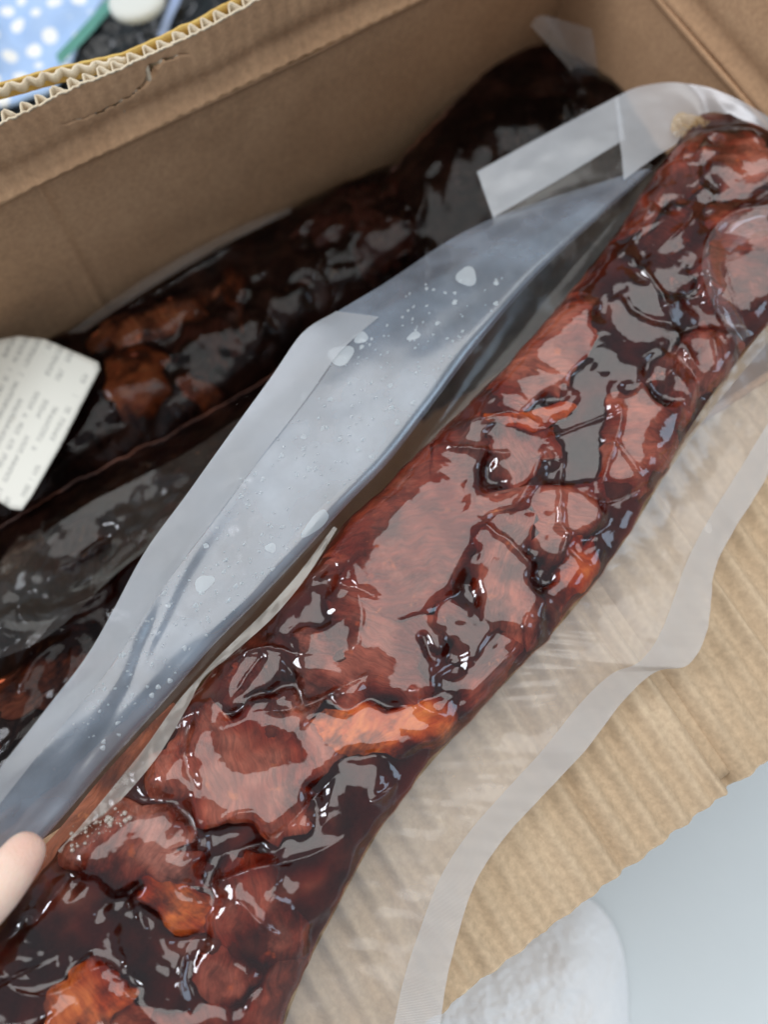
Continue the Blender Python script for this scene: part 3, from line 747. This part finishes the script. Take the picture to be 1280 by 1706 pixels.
sheet('edge_seam', [(1316, 500, 0.0175, 1326, 508, 0.015), (1268, 556, 0.0165, 1284, 566, 0.013), (1226, 606, 0.0155, 1240, 618, 0.012), (1180, 668, 0.015, 1192, 676, 0.012), (1136, 736, 0.0145, 1144, 742, 0.012), (1090, 812, 0.014, 1094, 816, 0.012)], 120, 8, FILM_AMBER, bag, und=0.0008, seed=67, fr=110)
sheet('pucker', [(1118, 218, 0.003, 1140, 230, 0.006), (1122, 198, 0.002, 1150, 214, 0.008), (1134, 188, 0.003, 1164, 207, 0.008), (1156, 190, 0.004, 1182, 206, 0.008)], 50, 16, FILM_AMBER, bag, lambda u, v: 0.0025 * np.sin(26 * u) * v, und=0.003, seed=68, fr=90)
sheet('film_fold', [(1300, 342, 0.038, 1315, 390, 0.030), (1205, 368, 0.042, 1252, 400, 0.031), (1171, 428, 0.044, 1218, 440, 0.032), (1184, 498, 0.041, 1226, 495, 0.031), (1228, 574, 0.033, 1252, 560, 0.028)], 120, 20, FILM_FOLD, bag, lambda u, v: 0.003 * np.sin(np.pi * v), und=0.001, seed=69)
# right margin with its seal, lying on the folded flap
MARG = [(1370, 430, 0.018, 1440, 540, 0.010), (1306, 505, 0.015, 1380, 640, 0.008), (1240, 592, 0.013, 1312, 735, 0.006), (1172, 688, 0.012, 1266, 815, 0.006),
        (1112, 785, 0.012, 1222, 885, 0.006), (1050, 888, 0.012, 1192, 945, 0.007), (985, 978, 0.012, 1184, 1005, 0.009), (930, 1045, 0.012, 1176, 1058, 0.012),
        (890, 1085, 0.012, 1146, 1108, 0.015), (850, 1130, 0.012, 1092, 1120, 0.010), (800, 1182, 0.012, 1040, 1166, 0.006), (730, 1258, 0.012, 975, 1250, 0.005),
        (685, 1312, 0.012, 900, 1330, 0.005), (640, 1372, 0.012, 840, 1396, 0.005), (600, 1440, 0.012, 792, 1470, 0.006), (555, 1525, 0.012, 762, 1560, 0.007),
        (507, 1620, 0.012, 742, 1645, 0.008), (455, 1760, 0.012, 728, 1760, 0.008), (420, 1860, 0.012, 720, 1860, 0.008)]
def mb(u, v): return -0.0035 * np.sin(np.pi * v) * (1 - 0.5 * v) + 0.0005 * (1 - v) ** 2 * sstep(0, 0.12, v) * noise(u * 70 + 0 * v, v * 1.5 + 0 * u, 33) * 2 + 0.0008 * v ** 3 * noise(u * 45 + 0 * v, 0 * u + 0 * v + 4, 34)
marg = sheet('margin_film', MARG, 420, 60, FILM_MARGIN, bag, mb, seed=57, und=0.0014, fr=30)
sheet('seal_strip', MARG, 420, 14, FILM_SEAL_SIDE, marg, mb, 0.70, 1.0, seed=57, und=0.0, lift=0.0008)

# ---------------- bags deeper in the box
def rnd_chunks(rails, n, seed, cols, size=(45, 95), hb=(0.5, 1.1)):
    r = random.Random(seed); res = []
    k = len(rails)
    for i in range(n):
        t = (i + r.random()) / n * (k - 1.001); a = int(t); f = t - a
        A = np.array(rails[a]); B = np.array(rails[a + 1]); q = A * (1 - f) + B * f
        v = r.uniform(0.12, 0.88)
        x, y = q[0] * (1 - v) + q[3] * v, q[1] * (1 - v) + q[4] * v
        s = r.uniform(*size)
        res.append((x, y, s, s * r.uniform(0.4, 0.8), r.uniform(-70, 20), r.choice(cols), r.uniform(0.0006, 0.003), r.uniform(*hb)))
    return res
RA = [(-160, 660, -0.135, -160, 1010, -0.115), (-40, 590, -0.135, -20, 915, -0.115), (100, 556, -0.135, 130, 830, -0.115), (200, 500, -0.135, 260, 765, -0.115), (330, 425, -0.135, 420, 660, -0.115),
      (480, 350, -0.13, 560, 560, -0.115), (620, 290, -0.125, 720, 450, -0.11), (760, 240, -0.12, 830, 380, -0.11), (850, 200, -0.12, 920, 330, -0.11)]
CA = [(220, 640, 85, 48, 15, (0.85, 0.20, 0.06), 0.0002, 1.0), (330, 660, 60, 30, 20, (0.75, 0.18, 0.06), 0.0004, 0.8), (280, 520, 110, 26, -18, (0.85, 0.24, 0.09), 0.0002, 0.9), (400, 520, 30, 70, -10, (0.6, 0.14, 0.05), 0.0004, 0.9),
      (130, 700, 60, 40, -30, MAH, 0.002, 0.7), (500, 470, 90, 60, -30, MAH, 0.003, 1.0), (580, 360, 80, 40, -35, RED, 0.002, 0.9), (740, 345, 55, 40, -20, PNK, 0.0012, 1.1), (650, 330, 46, 26, -30, RED, 0.0014, 0.9)]
CA += rnd_chunks(RA, 14, 5, [MAH, BRN, RED, RED])
ba = empty('vacuum_bag')
tag(ba, 'dark vacuum bag of meat with a printed white sticker, lying against the back wall', 'vacuum bag')
pa = Pouch(RA, 420, 130, 0.022, CA, -0.10, [([(130, 540), (240, 480), (340, 420), (470, 350)], 0.003, 0.006), ([(20, 880), (150, 800), (300, 720), (430, 650)], 0.002, 0.004),
        ([(540, 430), (530, 470), (560, 500)], 0.0022, 0.0045), ([(60, 800), (160, 740), (230, 700)], 0.003, 0.005)], sag=0.03, wr=0.0006, seed=21, bumph=0.007, smooth=14, creases=40, wscale=0.7)
pa.film('pouch', POUCH_BACK, ba); pa.jelly('sauce', JELLY, ba, 0.006, 22, 2); pa.meat(CA, ba, 23, 10, 28)
sheet('edge_film', [(110, 556, -0.118, 140, 552, -0.105), (180, 505, -0.112, 205, 508, -0.10), (255, 455, -0.108, 280, 462, -0.098), (340, 408, -0.108, 362, 415, -0.098), (420, 368, -0.11, 435, 378, -0.10), (485, 345, -0.115, 490, 352, -0.108)], 120, 10, FILM_MARGIN, ba, und=0.002, seed=66)
# sticker
LB = [(-60, 590, 0, -60, 790, 0)]
q0, q1, q2, q3 = np.array((-62, 585.)), np.array((62, 556.)), np.array((165, 606.)), np.array((38, 852.))
nu, nv = 60, 40
V = []
lab_px = [(-140, 600), (-40, 574), (30, 560), (75, 566), (163, 604), (166, 616), (100, 745), (52, 828), (36, 850), (18, 848), (-60, 800), (-140, 760)]
lbm = bmesh.new()
c3 = np.array(lab_px, float)
cen = c3.mean(0)
ringN = 96
t = np.linspace(0, len(c3), ringN, endpoint=False); i0 = t.astype(int) % len(c3); fr_ = (t - t.astype(int))[:, None]
loop = c3[i0] * (1 - fr_) + c3[(i0 + 1) % len(c3)] * fr_
vs, uvp = [], []
for k in range(14):
    for p in loop:
        q = cen + (p - cen) * (k / 13)
        w = P(q[0], q[1], -0.088 - 0.012 * (q[0] < -1e9) + 0.004 * math.sin(q[0] * 0.02))
        vs.append(w); uvp.append(q)
f = grid_faces(14, ringN, 0, True)
me = mesh_vf('sticker', vs, [tuple(reversed(a)) for a in f])
uvp = np.array(uvp); dirv = np.array((-0.46, 0.888)); prp = np.array((0.888, 0.46))
UV = np.stack([uvp @ dirv / 100, uvp @ prp / 100], 1)
l = me.uv_layers.new(name='UVMap'); vi = np.zeros(len(me.loops), int); me.loops.foreach_get('vertex_index', vi)
l.data.foreach_set('uv', UV[vi].astype(np.float32).ravel())
m, nt, out = mat_new('printed_sticker')
tc = N(nt, 'ShaderNodeTexCoord')
sep = N(nt, 'ShaderNodeSeparateXYZ'); nt.links.new(tc.outputs['UV'], sep.inputs[0])
def mth(op, a, b=None, clamp=False):
    n = N(nt, 'ShaderNodeMath', operation=op, use_clamp=clamp)
    for i, v in enumerate((a, b)):
        if v is None: continue
        if hasattr(v, 'links'): nt.links.new(v, n.inputs[i])
        else: n.inputs[i].default_value = v
    return n.outputs[0]
rows = mth('FRACT', mth('MULTIPLY', sep.outputs[1], 5.2)); rowid = mth('FLOOR', mth('MULTIPLY', sep.outputs[1], 5.2))
rowm = mth('MULTIPLY', mth('GREATER_THAN', rows, 0.3), mth('LESS_THAN', rows, 0.78))
cb = N(nt, 'ShaderNodeCombineXYZ'); nt.links.new(mth('MULTIPLY', sep.outputs[0], 1.0), cb.inputs[0]); nt.links.new(mth('MULTIPLY', rowid, 3.7), cb.inputs[1])
blocks = mth('GREATER_THAN', noise_tex(nt, cb.outputs[0], 2.9, 2), 0.49)
glyph = noise_tex(nt, tc.outputs['UV'], 26, 3, 0.7); gm = mth('MULTIPLY', mth('SUBTRACT', glyph, 0.40, True), 5.0, True)
ink = mth('MULTIPLY', mth('MULTIPLY', rowm, blocks), gm)
col = mix(nt, mth('MULTIPLY', ink, 0.6), (0.74, 0.74, 0.67), (0.16, 0.17, 0.16))
principled(nt, out, col, 0.5, 0.4)
st = link('sticker', me, m, ba)
sd = st.modifiers.new('t', 'SOLIDIFY'); sd.thickness = 0.0004

# far right bag, nearly black
RC = [(640, 300, -0.10, 700, 700, -0.12), (700, 232, -0.095, 800, 640, -0.115), (770, 160, -0.09, 910, 570, -0.11), (840, 98, -0.085, 1010, 500, -0.105), (905, 78, -0.085, 1100, 430, -0.10),
      (965, 110, -0.09, 1160, 340, -0.095), (1020, 140, -0.095, 1190, 260, -0.095), (1060, 160, -0.10, 1200, 210, -0.10)]
CC = rnd_chunks(RC, 16, 9, [DRK, MAH, DRK], (50, 80))
bc = empty('vacuum_bag')
tag(bc, 'nearly black vacuum bag with clear plastic corner, in the far corner of the box', 'vacuum bag')
pc = Pouch(RC, 200, 90, 0.020, CC, -0.075, (), sag=0.02, wr=0.0004, seed=31, bumph=0.006, smooth=14, creases=12, wscale=0.7)
pc.film('pouch', POUCH_BACK, bc); pc.jelly('sauce', JELLY, bc, 0.006, 32, 2); pc.meat(CC, bc, 33, 9, 24)
sheet('corner_film', [(884, 42, -0.05, 1000, 172, -0.085), (905, 26, -0.05, 1012, 165, -0.085), (975, 45, -0.052, 1030, 155, -0.08), (1040, 62, -0.055, 1050, 150, -0.08)], 40, 30, FILM_MARGIN, bc, und=0.002, seed=61)
sheet('corner_film', [(1036, 70, -0.058, 1005, 165, -0.088), (1070, 95, -0.06, 1060, 160, -0.085), (1110, 120, -0.062, 1110, 150, -0.08)], 30, 20, FILM_CLEAR, bc, und=0.002, seed=62)

# nearer bag under the wing at the left
RB = [(-200, 1010, -0.10, -200, 1560, -0.05), (-80, 930, -0.10, -60, 1440, -0.05), (30, 860, -0.10, 100, 1300, -0.05), (150, 790, -0.10, 260, 1150, -0.055), (290, 720, -0.10, 400, 1010, -0.06),
      (430, 640, -0.10, 520, 860, -0.07), (560, 555, -0.10, 640, 760, -0.075), (680, 490, -0.10, 740, 640, -0.08)]
CB = [(55, 1140, 120, 46, -38, (0.70, 0.16, 0.06), 0.0003, 0.9), (-10, 1235, 60, 40, -30, (0.6, 0.12, 0.05), 0.0004, 0.8), (10, 900, 40, 30, -30, FAT, 0.002, 0.7)] + rnd_chunks(RB, 10, 15, [MAH, RED, MAH, BRN], (60, 110))
bb = empty('vacuum_bag')
tag(bb, 'crumpled clear vacuum bag of dark meat under the raised plastic margin at the left', 'vacuum bag')
pb = Pouch(RB, 300, 120, 0.014, CB, -0.05, [([(0, 980), (60, 1020), (130, 1000), (190, 960)], 0.003, 0.006), ([(20, 1080), (60, 1040), (40, 990)], 0.003, 0.005), ([(60, 960), (180, 900), (320, 830)], 0.003, 0.006), ([(30, 1160), (60, 1100), (110, 1060)], 0.003, 0.005)],
           sag=0.03, wr=0.0008, seed=41, bumph=0.006, smooth=14, creases=30, wscale=0.6)
pb.film('pouch', POUCH_BACK, bb); pb.jelly('sauce', JELLY, bb, 0.006, 42, 2); pb.meat(CB, bb, 43, 10, 28)
sheet('margin_film', [(-80, 990, -0.055, -60, 1120, -0.04), (30, 915, -0.058, 80, 1060, -0.035), (150, 838, -0.06, 190, 960, -0.04), (290, 765, -0.065, 330, 850, -0.045), (440, 670, -0.07, 480, 730, -0.055)], 160, 40, FILM_CLEAR, bb,
      lambda u, v: 0.010 * np.sin(np.pi * v) * np.sin(7 * u + 1), und=0.006, seed=63, fr=28)

# ------------------------------------------------------------------ hand pinching the wing
SK = [(0, 0)]
m, nt, out = mat_new('skin')
a = noise_tex(nt, coords(nt), 130, 4)
vo = N(nt, 'ShaderNodeTexVoronoi'); vo.inputs['Scale'].default_value = 1500; nt.links.new(coords(nt, (1, 1, 0.5)), vo.inputs['Vector'])
rd_ = noise_tex(nt, coords(nt), 45, 3)
c_ = mix(nt, a, (0.80, 0.56, 0.44), (0.88, 0.68, 0.56))
c_ = mix(nt, ramp(nt, rd_, [(0.45, (0, 0, 0)), (0.65, (0.6, 0.6, 0.6))]), c_, (0.76, 0.44, 0.35))
p = principled(nt, out, c_, 0.45, 0.4, bump(nt, vo.outputs['Distance'], 0.35, 0.0006))
p.inputs['Subsurface Weight'].default_value = 0.25; p.inputs['Subsurface Radius'].default_value = (0.006, 0.002, 0.001)
SKIN = m
def hand():
    tip = P(64, 1388, 0.046); ip = P(-10, 1490, 0.056); mc = P(-130, 1610, 0.058); wr = P(-420, 1700, 0.03)
    vs = [wr, (wr * 0.55 + mc * 0.45), mc, (mc + ip) / 2, ip, ip * 0.5 + tip * 0.5, tip]
    rd = [0.026, 0.022, 0.0120, 0.0086, 0.0088, 0.0082, 0.0062]
    ed = [(0, 1), (1, 2), (2, 3), (3, 4), (4, 5), (5, 6)]
    down = np.array([0, 0, -1.0])
    along = (tip - mc); along[2] = 0; along /= np.linalg.norm(along)
    side = np.array([-along[1], along[0], 0])
    for k, (ln, off) in enumerate(((1.0, 0.0), (1.08, 1.0), (1.0, 2.0), (0.8, 3.0))):
        b0 = len(vs)
        kn = mc + side * (0.012 + 0.019 * off) - along * (0.012 + 0.004 * off) + down * 0.012
        j1 = kn + along * 0.022 * ln + down * 0.016 + side * 0.004
        j2 = j1 + along * 0.008 * ln + down * 0.014 - side * 0.003
        j3 = j2 + along * 0.003 * ln + down * 0.010 - side * 0.006
        vs += [kn, j1, j2, j3]; rd += [0.0115, 0.0095, 0.0088, 0.0075]
        ed += [(1, b0), (b0, b0+1), (b0+1, b0+2), (b0+2, b0+3)]
    vs.append(wr + (wr - mc) * 0.6); rd.append(0.027); ed.append((0, len(vs) - 1))
    me = bpy.data.meshes.new('hand'); me.from_pydata([tuple(v) for v in vs], ed, [])
    o = bpy.data.objects.new('hand', me); sc.collection.objects.link(o)
    sk = o.modifiers.new('skin', 'SKIN'); sk.use_smooth_shade = True
    for i, r in enumerate(rd): me.skin_vertices[0].data[i].radius = (r, r)
    me.skin_vertices[0].data[0].use_root = True
    ss = o.modifiers.new('sub', 'SUBSURF'); ss.levels = ss.render_levels = 3
    me.materials.append(SKIN)
    return o
tag(hand(), 'fingertip of a bare hand holding the raised plastic margin at the lower left', 'hand')

# ------------------------------------------------------------------ things behind and below the box
# polka dot cloth
m, nt, out = mat_new('polka_cloth')
v = coords(nt, (1, 1, 0.0))
vo = N(nt, 'ShaderNodeTexVoronoi', feature='F1'); vo.inputs['Scale'].default_value = 58; vo.inputs['Randomness'].default_value = 0.35
nt.links.new(v, vo.inputs['Vector'])
dots = ramp(nt, vo.outputs['Distance'], [(0.30, (1, 1, 1)), (0.36, (0, 0, 0))])
a = noise_tex(nt, v, 30, 4)
principled(nt, out, mix(nt, dots, mix(nt, a, (0.30, 0.46, 0.74), (0.50, 0.64, 0.86)), (0.86, 0.86, 0.82)), 0.9, 0.1)
n = 70
c1, c2, c3_, c4 = P(-160, 240, GZ + 0.02), P(-160, -120, GZ + 0.02), P(236, -70, GZ + 0.03), P(92, 200, GZ + 0.02)
s, t = np.meshgrid(np.linspace(0, 1, n), np.linspace(0, 1, n), indexing='ij')
G = ((1-s)*(1-t))[..., None]*c1 + ((1-s)*t)[..., None]*c2 + (s*t)[..., None]*c3_ + (s*(1-t))[..., None]*c4
G[..., 1] = np.maximum(G[..., 1], YB + 0.02)
G[..., 2] += 0.012 * fbm(G[..., 0] * 14, G[..., 1] * 14, 71, 3) + 0.02
cl = empty('polka_dot_cloth'); tag(cl, 'light blue cloth with white dots and a teal edge behind the box', 'cloth')
grid('cloth', G, m, cl, thick=0.003)
m, nt, out = mat_new('teal_band'); a = noise_tex(nt, coords(nt), 200, 3)
principled(nt, out, mix(nt, a, (0.16, 0.50, 0.46), (0.24, 0.60, 0.55)), 0.8, 0.2)
sheet('teal_edge', [(92, 92, GZ + 0.050, 100, 108, GZ + 0.044), (140, 40, GZ + 0.050, 152, 54, GZ + 0.044), (195, -20, GZ + 0.05, 208, -8, GZ + 0.044), (240, -70, GZ + 0.05, 255, -60, GZ + 0.044)], 40, 6, m, cl)
# black bag
m, nt, out = mat_new('black_plastic')
principled(nt, out, (0.012, 0.014, 0.016), 0.28, 0.5)
C0 = P(230, 60, GZ + 0.03)
th, r_ = np.meshgrid(np.linspace(0, 2*math.pi, 90), np.linspace(0, 1, 50), indexing='ij')
gx = C0[0] + 0.02 + 0.15 * r_ * np.cos(th); gy = np.maximum(C0[1] + 0.02 + 0.11 * r_ * np.sin(th), YB + 0.015)
gz = GZ + 0.003 + 0.028 * (1 - r_ ** 3) * (1 + 0.5 * ridged(gx * 22, gy * 22, 81, 3) - 0.5)
o = grid('black_plastic_bag', np.stack([gx, gy, gz], -1), m)
tag(o, 'crumpled black plastic bag on the surface behind the box', 'plastic bag')
# pale lid on it
m, nt, out = mat_new('pale_plastic'); principled(nt, out, (0.66, 0.68, 0.64), 0.5, 0.4)
C0 = P(228, 2, GZ + 0.075)
vs = []
for r, z in ((0.0, 0.004), (0.010, 0.004), (0.0145, 0.003), (0.016, 0.001), (0.0155, -0.003), (0.012, -0.004)):
    for j in range(40):
        a_ = j / 40 * 2 * math.pi
        vs.append(C0 + np.array([r * math.cos(a_) * 1.25, r * math.sin(a_), z]))
o = link('pale_lid', mesh_vf('pale_lid', vs, [tuple(reversed(q)) for q in grid_faces(6, 40, 0, True)]), m)
tag(o, 'small round pale plastic lid on the black bag at the top edge', 'lid')
m, nt, out = mat_new('blue_strap'); principled(nt, out, (0.35, 0.45, 0.68), 0.5, 0.4)
o = sheet('blue_strap', [(262, 60, GZ + 0.06, 276, 66, GZ + 0.058), (272, 30, GZ + 0.066, 286, 33, GZ + 0.064), (284, 0, GZ + 0.066, 300, 2, GZ + 0.064), (292, -30, GZ + 0.06, 308, -28, GZ + 0.06)], 30, 5, m, None, und=0.0)
o.modifiers.new('t', 'SOLIDIFY').thickness = 0.001
tag(o, 'thin pale blue strap lying on the black bag beside the lid', 'strap')
# white towel below the flap
m, nt, out = mat_new('towel')
a = noise_tex(nt, coords(nt), 700, 3); b = noise_tex(nt, coords(nt), 45, 4)
principled(nt, out, mix(nt, b, (0.90, 0.90, 0.89), (0.95, 0.95, 0.95)), 0.95, 0.05, bump(nt, a, 0.5, 0.002))
C0 = P(800, 1826, GZ + 0.03)
th, r_ = np.meshgrid(np.linspace(0, 2*math.pi, 420), np.linspace(0, 1, 160), indexing='ij')
rr = (0.105 + 0.012 * np.sin(2 * th + 0.7) + 0.006 * np.sin(5 * th))
gx = C0[0] + rr * r_ * np.cos(th) * 1.0; gy = C0[1] + rr * r_ * np.sin(th) * 0.9
gz = GZ + 0.002 + 0.045 * (1 - r_ ** 4) + 0.006 * fbm(gx * 20, gy * 20, 91, 3) * (1 - r_ ** 6) + 0.0009 * noise(gx * 240, gy * 240, 92) + 0.0006 * noise(gx * 520, gy * 520, 93)
o = grid('white_towel', np.stack([gx, gy, gz], -1), m)
tag(o, 'fluffy white towel on the pale surface below the folded flap', 'towel')
